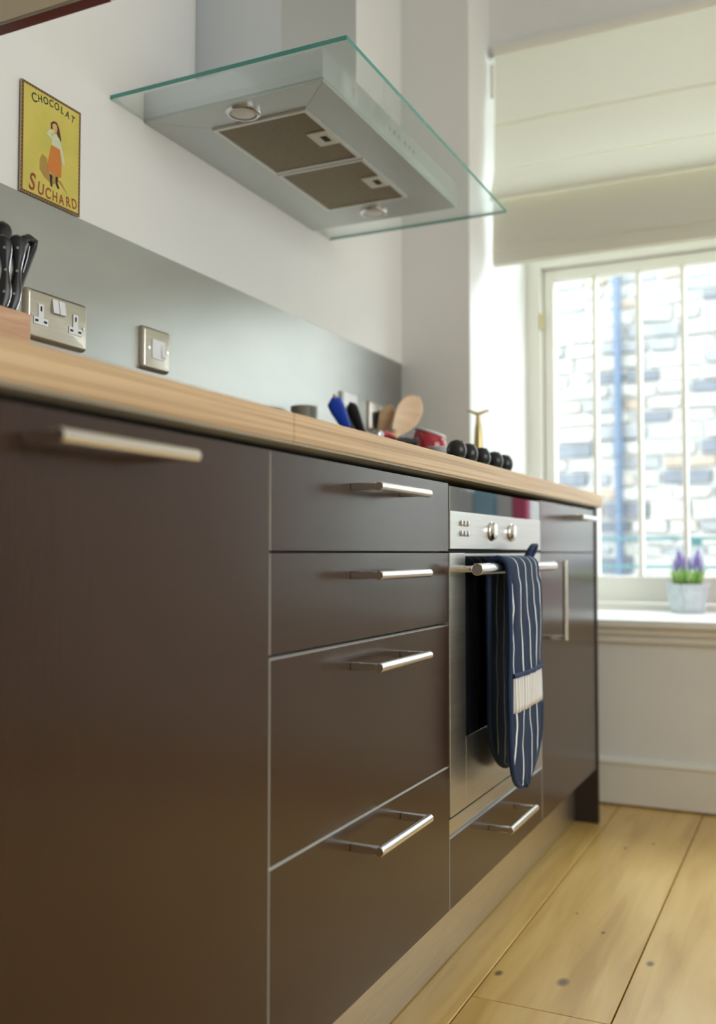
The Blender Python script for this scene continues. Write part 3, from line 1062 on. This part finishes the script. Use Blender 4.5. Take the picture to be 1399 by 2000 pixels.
mb = MB()
K = len(path)
vs = [gpt(k, -1 + 2 * i / NT) for k in range(K) for i in range(NT + 1)]
fs = [(k * (NT + 1) + i, k * (NT + 1) + i + 1, (k + 1) * (NT + 1) + i + 1, (k + 1) * (NT + 1) + i) for k in range(K - 1) for i in range(NT)]
mb.add(vs, fs)
gl_ = mb.build('padded_cloth', 'navy_pinstripe', gv, smooth=True, fix=False)
sm = gl_.modifiers.new('thick', 'SOLIDIFY')
sm.thickness = 0.007
sm.offset = 0
outl = [gpt(k, -1) for k in range(K)] + [gpt(K - 1, -1 + 2 * i / NT) for i in range(1, NT)] + [gpt(k, 1) for k in reversed(range(K))] + [gpt(0, 1 - 2 * i / NT) for i in range(1, NT)]
MB().tube(outl, 0.0052, n=8, closed=True).build('binding', 'navy_binding', gv, smooth=True)
# pocket opening with ticking band
kk = [k for k in range(nF) if 0.462 < path[k][1] < 0.533]
vs = [gpt(k, -0.94 + 1.88 * i / NT, 0.0055) for k in kk for i in range(NT + 1)]
fs = [(a * (NT + 1) + i, a * (NT + 1) + i + 1, (a + 1) * (NT + 1) + i + 1, (a + 1) * (NT + 1) + i) for a in range(len(kk) - 1) for i in range(NT)]
pb = MB().add(vs, fs).build('pocket_band', 'ticking', gv, smooth=True, fix=False)
q = pb.modifiers.new('thick', 'SOLIDIFY')
q.thickness = 0.002
MB().tube([gpt(kk[-1], -0.98 + 1.96 * i / NT, 0.006) for i in range(NT + 1)], 0.0045, n=8).build('pocket_binding', 'navy_binding', gv, smooth=True)
lp = MB()
loop = []
for k in range(15):
    a = math.radians(200 - 400 * k / 14)
    loop.append((1.925 + 0.030 * math.cos(a), 0.528 - 0.004 * math.sin(a), 0.7525 + 0.012 * math.sin(a) + 0.010 * math.cos(a)))
rows_ = []
for p in loop:
    rows_ += [(p[0], p[1] - 0.006, p[2]), (p[0], p[1] + 0.006, p[2])]
lp.add(rows_, [(2 * i, 2 * i + 1, 2 * i + 3, 2 * i + 2) for i in range(14)])
lo = lp.build('hanging_loop', 'navy_binding', gv, smooth=True, fix=False)
q = lo.modifiers.new('thick', 'SOLIDIFY')
q.thickness = 0.003

# ------------------------------------------------------------------ hob
hob = thing('gas_hob', (1.86, 0.86, 0.917), 'gas hob with a row of five black knobs set in the worktop', 'hob')
MB().box(1.575, 2.045, 0.580, 0.97, 0.9172, 0.923).build('hob_plate', 'steel', hob, bevel=0.002)
for kx, kz in ((1.716, 0), (1.784, 0), (1.864, 0), (1.950, 0), (2.021, 0)):
    kc = Vector((kx, 0.612, 0.923))
    kb = MB().lathe(kc, [(0.0205, 0.0), (0.0205, 0.0035), (0.0185, 0.005)], n=28).build('knob_ring', 'chrome', hob, smooth=True)
    MB().lathe(kc + Vector((0, 0, 0.0045)), [(0.0120, 0), (0.0160, 0.004), (0.0185, 0.010), (0.0193, 0.017), (0.0178, 0.025), (0.0140, 0.0315), (0.0085, 0.0355), (0.002, 0.037)], n=28).build('knob', 'black_plastic', kb, smooth=True)
    MB().box(kx - 0.002, kx + 0.002, 0.600, 0.624, 0.9545, 0.9625).build('grip', 'black_plastic', kb, bevel=0.001)
for gx_, gy_ in ((1.70, 0.74), (1.862, 0.70), (1.70, 0.95), (1.86, 0.93)):
    MB().lathe((gx_, gy_, 0.923), [(0.045, 0), (0.045, 0.008), (0.03, 0.012), (0.028, 0.018)], n=20).build('burner', 'black_rubber', hob, smooth=True)

# ------------------------------------------------------------------ knife block and knives
kb = thing('knife_block', (0.90, 1.02, 0.917), 'pale wooden knife block at the left end of the worktop', 'knife block')
mb = MB()
mb.add([(0.84, 0.95, 0.9175), (0.972, 0.95, 0.9175), (0.972, 1.09, 0.9175), (0.84, 1.09, 0.9175), (0.84, 0.95, 1.072), (0.974, 0.95, 1.072), (0.974, 1.09, 1.082), (0.84, 1.09, 1.082)], [(3, 2, 1, 0), (4, 5, 6, 7), (0, 1, 5, 4), (1, 2, 6, 5), (2, 3, 7, 6), (3, 0, 4, 7)])
mb.build('block', 'block_wood', kb, bevel=0.002)


def knife(label, base, top_, w0, w1, curve=0.006, flare=False, rivets=True):
    b0, t0 = Vector(base), Vector(top_)
    root = thing('knife', tuple(b0), label, 'knife', 'knives in the wooden block')
    ax = (t0 - b0)
    ln = ax.length
    axn = ax.normalized()
    side = Vector((0.75, -0.66, 0))
    side = (side - axn * side.dot(axn)).normalized()
    th = axn.cross(side).normalized()
    rings = []
    n = 40
    for k in range(n + 1):
        t = k / n
        c = b0 + ax * t + side * (curve * math.sin(t * math.pi * 1.2))
        w_ = w0 + (w1 - w0) * t + 0.0022 * math.sin(t * 9)
        d_ = 0.0088 if not flare else 0.0075
        if t > 0.9:
            f = math.sqrt(max(0.02, 1 - ((t - 0.9) / 0.1) ** 2))
            w_ *= f if not flare else max(f, 0.8)
            d_ *= max(f, 0.3)
        rings.append([c + side * w_ * math.cos(2 * math.pi * i / 12) + th * d_ * math.copysign(abs(math.sin(2 * math.pi * i / 12)) ** 0.6, math.sin(2 * math.pi * i / 12)) for i in range(12)])
    MB().loft(rings).build('handle', 'knife_black', root, smooth=True)
    # bright tang line along the near edge
    tang = [b0 + ax * t + side * (curve * math.sin(t * math.pi * 1.2) + w0 + (w1 - w0) * t + 0.0022 * math.sin(t * 9) - 0.0004) for t in [0.03 + 0.85 * k / 12 for k in range(13)]]
    if not flare:
        MB().tube(tang, 0.0007, n=6).build('tang', 'chrome', root, smooth=True)
    MB().cyl(b0 - axn * 0.03, b0 + axn * 0.004, 0.0032, n=8).build('bolster', 'dull_steel', root)
    if rivets:
        for t in (0.2, 0.5, 0.8):
            c = b0 + ax * t + side * (curve * math.sin(t * math.pi * 1.2))
            for s in (-1, 1):
                MB().cyl(c + th * s * 0.0084, c + th * s * 0.0096, 0.0017, n=10).build('rivet', 'dull_steel', root)
    return root


knife('black knife with a bright tang line, middle of the block', (0.9540, 0.968, 1.0745), (0.9665, 0.968, 1.180), 0.0068, 0.0088, 0.003)
knife('black riveted knife at the left edge of the photo', (0.9365, 0.966, 1.0745), (0.9395, 0.966, 1.172), 0.0068, 0.0085, 0.003)
knife('tallest black knife, rounded end standing above the others', (0.940, 1.010, 1.0775), (0.9820, 1.010, 1.209), 0.0088, 0.0125, 0.002, rivets=False)

sc = thing('kitchen_scissors', (0.960, 0.985, 1.076), 'black looped scissor handle leaning out right of the knives', 'scissors')
p0 = Vector((0.963, 0.985, 1.0765))
o1 = [(0.0, 0.0), (0.0165, 0.030), (0.033, 0.068), (0.046, 0.100), (0.049, 0.110), (0.038, 0.112), (0.030, 0.108), (0.024, 0.092), (0.021, 0.074), (0.015, 0.052)]
ptsb = [p0 + Vector((a, 0, c)) for a, c in o1]
MB().tube(ptsb[1:], [0.0060] * 2 + [0.0066] * 4 + [0.0052] * 3, n=10, closed=True).build('handle_loop', 'knife_black', sc, smooth=True)
MB().tube([p0 + Vector((-0.001, 0, -0.004)), p0 + Vector((0.008, 0, 0.014)), ptsb[1], ptsb[2]], [0.0055, 0.0062, 0.0066, 0.006], n=10).build('shank', 'knife_black', sc, smooth=True)
MB().tube([p0 + Vector((0.0255, -0.004, 0.060)), p0 + Vector((0.033, -0.004, 0.082)), p0 + Vector((0.037, -0.004, 0.100))], 0.0012, n=6).build('inner_rim', 'dull_steel', sc, smooth=True)

# ------------------------------------------------------------------ utensils in a low pot behind the worktop edge
pot = thing('utensil_pot', (2.125, 1.03, 0.923), 'low steel pot holding utensils on the worktop', 'pot')
MB().lathe((2.125, 1.03, 0.9232), [(0.05, 0), (0.053, 0.004), (0.055, 0.108), (0.057, 0.110), (0.052, 0.110), (0.049, 0.006), (0.01, 0.005)], n=28).build('pot_body', 'dull_steel', pot, smooth=True)


def blade(mb, base, top_, w0, w1, th, face=(-0.86, -0.50, 0.05), rnd=0.25, n=12, waist=None):
    """flat tool head lofted from base to top, widths w0..w1"""
    b0, t0 = Vector(base), Vector(top_)
    ax = t0 - b0
    axn = ax.normalized()
    f = Vector(face)
    f = (f - axn * f.dot(axn)).normalized()
    s = axn.cross(f).normalized()
    rings = []
    for k in range(n + 1):
        t = k / n
        w_ = w0 + (w1 - w0) * min(1, t * 1.6)
        if t > 1 - rnd:
            w_ *= math.sqrt(max(0.03, 1 - ((t - (1 - rnd)) / rnd) ** 2))
        c = b0 + ax * t
        rings.append([c + s * w_ * math.cos(2 * math.pi * i / 12) + f * th * math.sin(2 * math.pi * i / 12) for i in range(12)])
    return mb.loft(rings)


def utensil(name, label, foot, neck, top_, w0, w1, mat, hmat, th=0.004, rnd=0.25):
    r = thing(name, foot, label, name.split('_')[-1], 'utensils standing behind the worktop edge')
    MB().cyl(foot, neck, 0.0045, n=12).build('handle', hmat, r, smooth=True)
    blade(MB(), neck, top_, w0, w1, th, rnd=rnd).build('head', mat, r, smooth=True)
    return r


utensil('blue_spatula', 'bright blue silicone spatula standing left of the other utensils', (2.140, 1.03, 0.930), (2.100, 1.03, 1.055), (2.023, 1.03, 1.115), 0.012, 0.019, 'blue_silicone', 'blue_silicone', 0.005, 0.12)
utensil('wooden_spatula', 'thin wooden spatula between the blue and black utensils', (2.150, 1.045, 0.930), (2.122, 1.045, 1.050), (2.058, 1.045, 1.132), 0.006, 0.0075, 'spoon_wood', 'spoon_wood', 0.003, 0.15)
utensil('black_spatula', 'black plastic spatula in front of the white wall switch', (2.150, 1.025, 0.930), (2.164, 1.02, 1.045), (2.098, 1.02, 1.116), 0.011, 0.014, 'black_plastic', 'black_plastic', 0.004, 0.2)
utensil('steel_ladle', 'shiny steel utensil edge right of the black spatula', (2.140, 1.045, 0.930), (2.168, 1.045, 1.048), (2.142, 1.05, 1.118), 0.006, 0.008, 'dull_steel', 'dull_steel', 0.004, 0.3)

r = thing('wooden_spoon', (2.165, 0.95, 0.923), 'large pale wooden spoon leaning right by the wall corner', 'spoon', 'utensils standing behind the worktop edge')
MB().tube([(2.155, 0.95, 0.9285), (2.175, 0.95, 1.00), (2.205, 0.95, 1.055)], [0.006, 0.0065, 0.010], n=12).build('handle', 'spoon_wood', r, smooth=True)
bo = MB()
b0, t0 = Vector((2.195, 0.95, 1.040)), Vector((2.372, 0.95, 1.163))
ax = t0 - b0
axn = ax.normalized()
f = Vector((-0.5, -0.8, 0.3))
f = (f - axn * f.dot(axn)).normalized()
s = axn.cross(f).normalized()
rings = []
for k in range(17):
    t = k / 16
    w_ = 0.009 + 0.026 * math.sin(min(1, t / 0.62) * math.pi / 2) ** 1.3
    if t > 0.62:
        w_ = 0.035 * math.sqrt(max(0.01, 1 - ((t - 0.62) / 0.38) ** 2))
    d_ = 0.010 * math.sin(math.pi * min(1, t * 0.9 + 0.08))
    c = b0 + ax * t
    rings.append([c + s * w_ * math.cos(a) + f * (0.003 * math.sin(a) - (d_ * (1 - math.cos(a) ** 2) if math.sin(a) < 0 else d_ * 0.75 * (1 - math.cos(a) ** 2))) for a in [2 * math.pi * i / 18 for i in range(18)]])
bo.loft(rings).build('bowl', 'spoon_wood', r, smooth=True)
r = thing('small_wooden_spoon', (2.15, 0.99, 0.923), 'smaller wooden spoon half hidden behind the large spoon', 'spoon', 'utensils standing behind the worktop edge')
MB().cyl((2.20, 1.0, 0.928), (2.235, 1.0, 1.06), 0.005, n=12).build('handle', 'spoon_wood', r, smooth=True)
blade(MB(), (2.232, 1.0, 1.055), (2.30, 1.0, 1.135), 0.010, 0.022, 0.005, rnd=0.4).build('bowl', 'spoon_wood', r, smooth=True)

# stoneware cup left of the utensils
bw = thing('stoneware_cup', (2.052, 1.125, 0.917), 'grey stoneware cup rim left of the blue spatula', 'cup')
MB().lathe((2.062, 1.128, 0.9235), [(0.02, 0), (0.022, 0.004), (0.027, 0.06), (0.031, 0.14), (0.033, 0.184), (0.030, 0.185), (0.026, 0.12), (0.012, 0.012)], n=32).build('cup_body', 'stoneware', bw, smooth=True)

# red jug with a slanted white rim, white dish, small black and steel pieces near the hob
rb = thing('red_jug', (2.085, 0.81, 0.923), 'small glossy red jug with slanted white rim left of the hob knobs', 'jug')
rgt = Vector((0.43, -0.90, 0))


def slant(rad_, h_, k_):
    c_ = Vector((2.090, 0.81, 0.9235))
    pts_ = []
    for i in range(32):
        a_ = 2 * math.pi * i / 32
        d_ = Vector((rad_ * math.cos(a_), rad_ * math.sin(a_), 0))
        pts_.append(c_ + d_ + Vector((0, 0, h_ - k_ * d_.dot(rgt))))
    return pts_


MB().loft([slant(0.028, 0, 0), slant(0.036, 0.006, 0), slant(0.041, 0.05, 0.1), slant(0.041, 0.080, 0.25), slant(0.038, 0.098, 0.30), slant(0.034, 0.104, 0.32)]).build('jug_body', 'red_glaze', rb, smooth=True)
MB().tube(slant(0.0345, 0.105, 0.32), 0.0035, n=8, closed=True).build('rim', 'white_glaze', rb, smooth=True)
wp = thing('white_dish', (1.865, 0.70, 0.923), 'low white dish on the hob in front of the red jug', 'dish')
MB().lathe((1.862, 0.700, 0.9415), [(0.015, 0), (0.018, 0.004), (0.028, 0.018), (0.031, 0.026), (0.029, 0.027), (0.018, 0.008), (0.004, 0.006)], n=32).build('dish_body', 'white_glaze', wp, smooth=True)
fr_ = thing('frying_pan', (1.9, 0.9, 0.935), 'black frying pan with its handle showing above the worktop edge', 'pan')
MB().lathe((1.86, 0.93, 0.9415), [(0.075, 0), (0.09, 0.008), (0.10, 0.04), (0.097, 0.04), (0.086, 0.010), (0.02, 0.006)], n=32).build('pan_body', 'black_plastic', fr_, smooth=True)
MB().tube([(1.94, 0.885, 0.975), (1.97, 0.86, 0.995), (2.005, 0.835, 1.0035), (2.03, 0.82, 1.002)], [0.006, 0.008, 0.0085, 0.007], n=10).build('handle', 'black_rubber', fr_, smooth=True)
pl_ = thing('kitchen_tool', (2.06, 0.93, 0.917), 'small steel and black kitchen tool with red grip by the plug', 'tool')
MB().lathe((2.068, 0.935, 0.9175), [(0.014, 0), (0.014, 0.096), (0.0155, 0.104), (0.016, 0.116), (0.010, 0.122)], n=20).build('tool_body', 'dull_steel', pl_, smooth=True)
MB().tube([(2.075, 0.93, 1.030), (2.10, 0.922, 1.034), (2.125, 0.915, 1.028)], [0.006, 0.008, 0.006], n=10).build('grip', 'red_plastic', pl_, smooth=True)

# brass corkscrew with a T handle
ck_ = thing('corkscrew', (2.29, 0.76, 0.917), 'brass corkscrew with a curved T handle standing beside the hob knobs', 'corkscrew')
MB().lathe((2.292, 0.76, 0.9175), [(0.017, 0), (0.018, 0.004), (0.0165, 0.03), (0.0125, 0.05)], n=24).build('base', 'spoon_wood', ck_, smooth=True)
MB().lathe((2.292, 0.76, 0.966), [(0.0125, 0.0), (0.0118, 0.02), (0.0108, 0.06), (0.0095, 0.085), (0.0085, 0.097), (0.0058, 0.112), (0.0050, 0.130)], n=24).build('barrel', 'brass', ck_, smooth=True)
hp = []
rad = []
rv = Vector((0.43, -0.90, 0))
for k in range(13):
    t = -1 + 2 * k / 12
    hp.append(Vector((2.290, 0.76, 1.097)) + rv * (0.027 * t) + Vector((0, 0, 0.011 * abs(t) ** 1.3 - 0.004 * max(0, abs(t) - 0.8) * 5)))
    rad.append(0.0042 - 0.002 * abs(t))
MB().tube(hp, rad, n=10).build('t_handle', 'brass', ck_, smooth=True)

# ------------------------------------------------------------------ lavender pot on the sill
lv = thing('potted_lavender', (3.36, 0.395, 0.555), 'lavender in a square zinc pot on the window sill', 'potted plant')


def sq(c, hw, z_, rot=0.62, rnd=0.12):
    pts = []
    for a in range(4):
        for da in (-0.10, 0.10):
            ang = rot + math.pi / 4 + a * math.pi / 2 + da
            pts.append(Vector((c[0] + hw * math.sqrt(2) * math.cos(ang), c[1] + hw * math.sqrt(2) * math.sin(ang), z_)))
    return pts


pc = (3.36, 0.395)
MB().loft([sq(pc, 0.038, 0.5555), sq(pc, 0.047, 0.640), sq(pc, 0.050, 0.641), sq(pc, 0.050, 0.649), sq(pc, 0.045, 0.649), sq(pc, 0.044, 0.636)]).build('pot', 'zinc', lv)
MB().loft([sq(pc, 0.0435, 0.634), sq(pc, 0.0438, 0.640)]).build('soil', 'soil', lv)
rl = random.Random(3)
for nm, mt, cnt, hh in (('foliage', 'leaf', 130, 0.052), ('pale_foliage', 'leaf_pale', 90, 0.060)):
    fo = MB()
    for k in range(cnt):
        a = rl.uniform(0, 2 * math.pi)
        d_ = 0.040 * math.sqrt(rl.random())
        bx_, by_ = pc[0] + d_ * math.cos(a), pc[1] + d_ * math.sin(a)
        lean = rl.uniform(0.1, 0.5)
        h_ = hh * rl.uniform(0.6, 1.15)
        tx, ty = bx_ + lean * h_ * math.cos(a), by_ + lean * h_ * math.sin(a)
        w_ = 0.0022
        pa = a + rl.uniform(0, 3)
        dx, dy = w_ * math.cos(pa), w_ * math.sin(pa)
        mz = 0.640 + h_ * 0.55
        mx_, my_ = (bx_ + tx) / 2, (by_ + ty) / 2
        fo.add([(bx_ - dx, by_ - dy, 0.638), (bx_ + dx, by_ + dy, 0.638), (mx_ + 1.5 * dx, my_ + 1.5 * dy, mz), (mx_ - 1.5 * dx, my_ - 1.5 * dy, mz), (tx, ty, 0.640 + h_), (mx_ + dy * 0.8, my_ - dx * 0.8, mz)], [(0, 1, 2, 3), (3, 2, 4), (0, 3, 5), (1, 5, 2), (5, 4, 2), (5, 3, 4)])
    tag(fo.build(nm, mt, lv), kind='stuff')
for (dx, dy, zt) in ((0.0, 0.032, 0.742), (0.018, 0.022, 0.758), (-0.012, 0.020, 0.748), (0.006, 0.010, 0.735), (0.004, -0.030, 0.756), (0.02, -0.038, 0.742), (-0.014, -0.024, 0.740), (-0.005, -0.044, 0.732), (0.012, 0.040, 0.730), (-0.02, 0.006, 0.744), (0.024, -0.006, 0.738), (-0.018, -0.040, 0.748), (-0.004, 0.028, 0.764), (0.012, -0.034, 0.766)):
    bx_, by_ = pc[0] + dx, pc[1] + dy
    mb = MB()
    mb.tube([(bx_ * 0.5 + pc[0] * 0.5, by_ * 0.5 + pc[1] * 0.5, 0.64), (bx_, by_, zt - 0.04)], 0.0011, n=5)
    mb.lathe((bx_, by_, zt - 0.045), [(0.002, 0), (0.006, 0.006), (0.0062, 0.02), (0.0045, 0.032), (0.001, 0.045)], n=8, mi=1)
    mb.build('flower_spike', ['leaf', 'lavender'], lv, smooth=True)

# ------------------------------------------------------------------ unseen cartons, added to put coloured reflections in the oven's dark glass
for lab, y0, sy, sz, mt, m2 in (
        ('pink carton on the sill, added unseen for the oven glass reflection', 0.170, 0.045, 0.42, 'carton_pink', 'carton_white'),
        ('white carton on the sill with a blue panel, added unseen for the oven glass reflection', 0.110, 0.055, 0.41, 'carton_white', 'carton_blue'),
        ('light blue carton on the sill, added unseen for the oven glass reflection', 0.025, 0.075, 0.43, 'carton_blue', 'carton_pink'),
        ('plain white carton on the sill, added unseen for the oven glass reflection', -0.04, 0.060, 0.42, 'carton_white', 'carton_white')):
    r = thing('carton', (3.34, y0 + sy / 2, 0.555), lab, 'carton')
    MB().box(3.315, 3.375, y0, y0 + sy, 0.5555, 0.555 + sz).build('box_body', mt, r, bevel=0.001)
    MB().box(3.3146, 3.315, y0 + 0.008, y0 + sy - 0.008, 0.62, 0.86).build('printed_panel', m2, r)
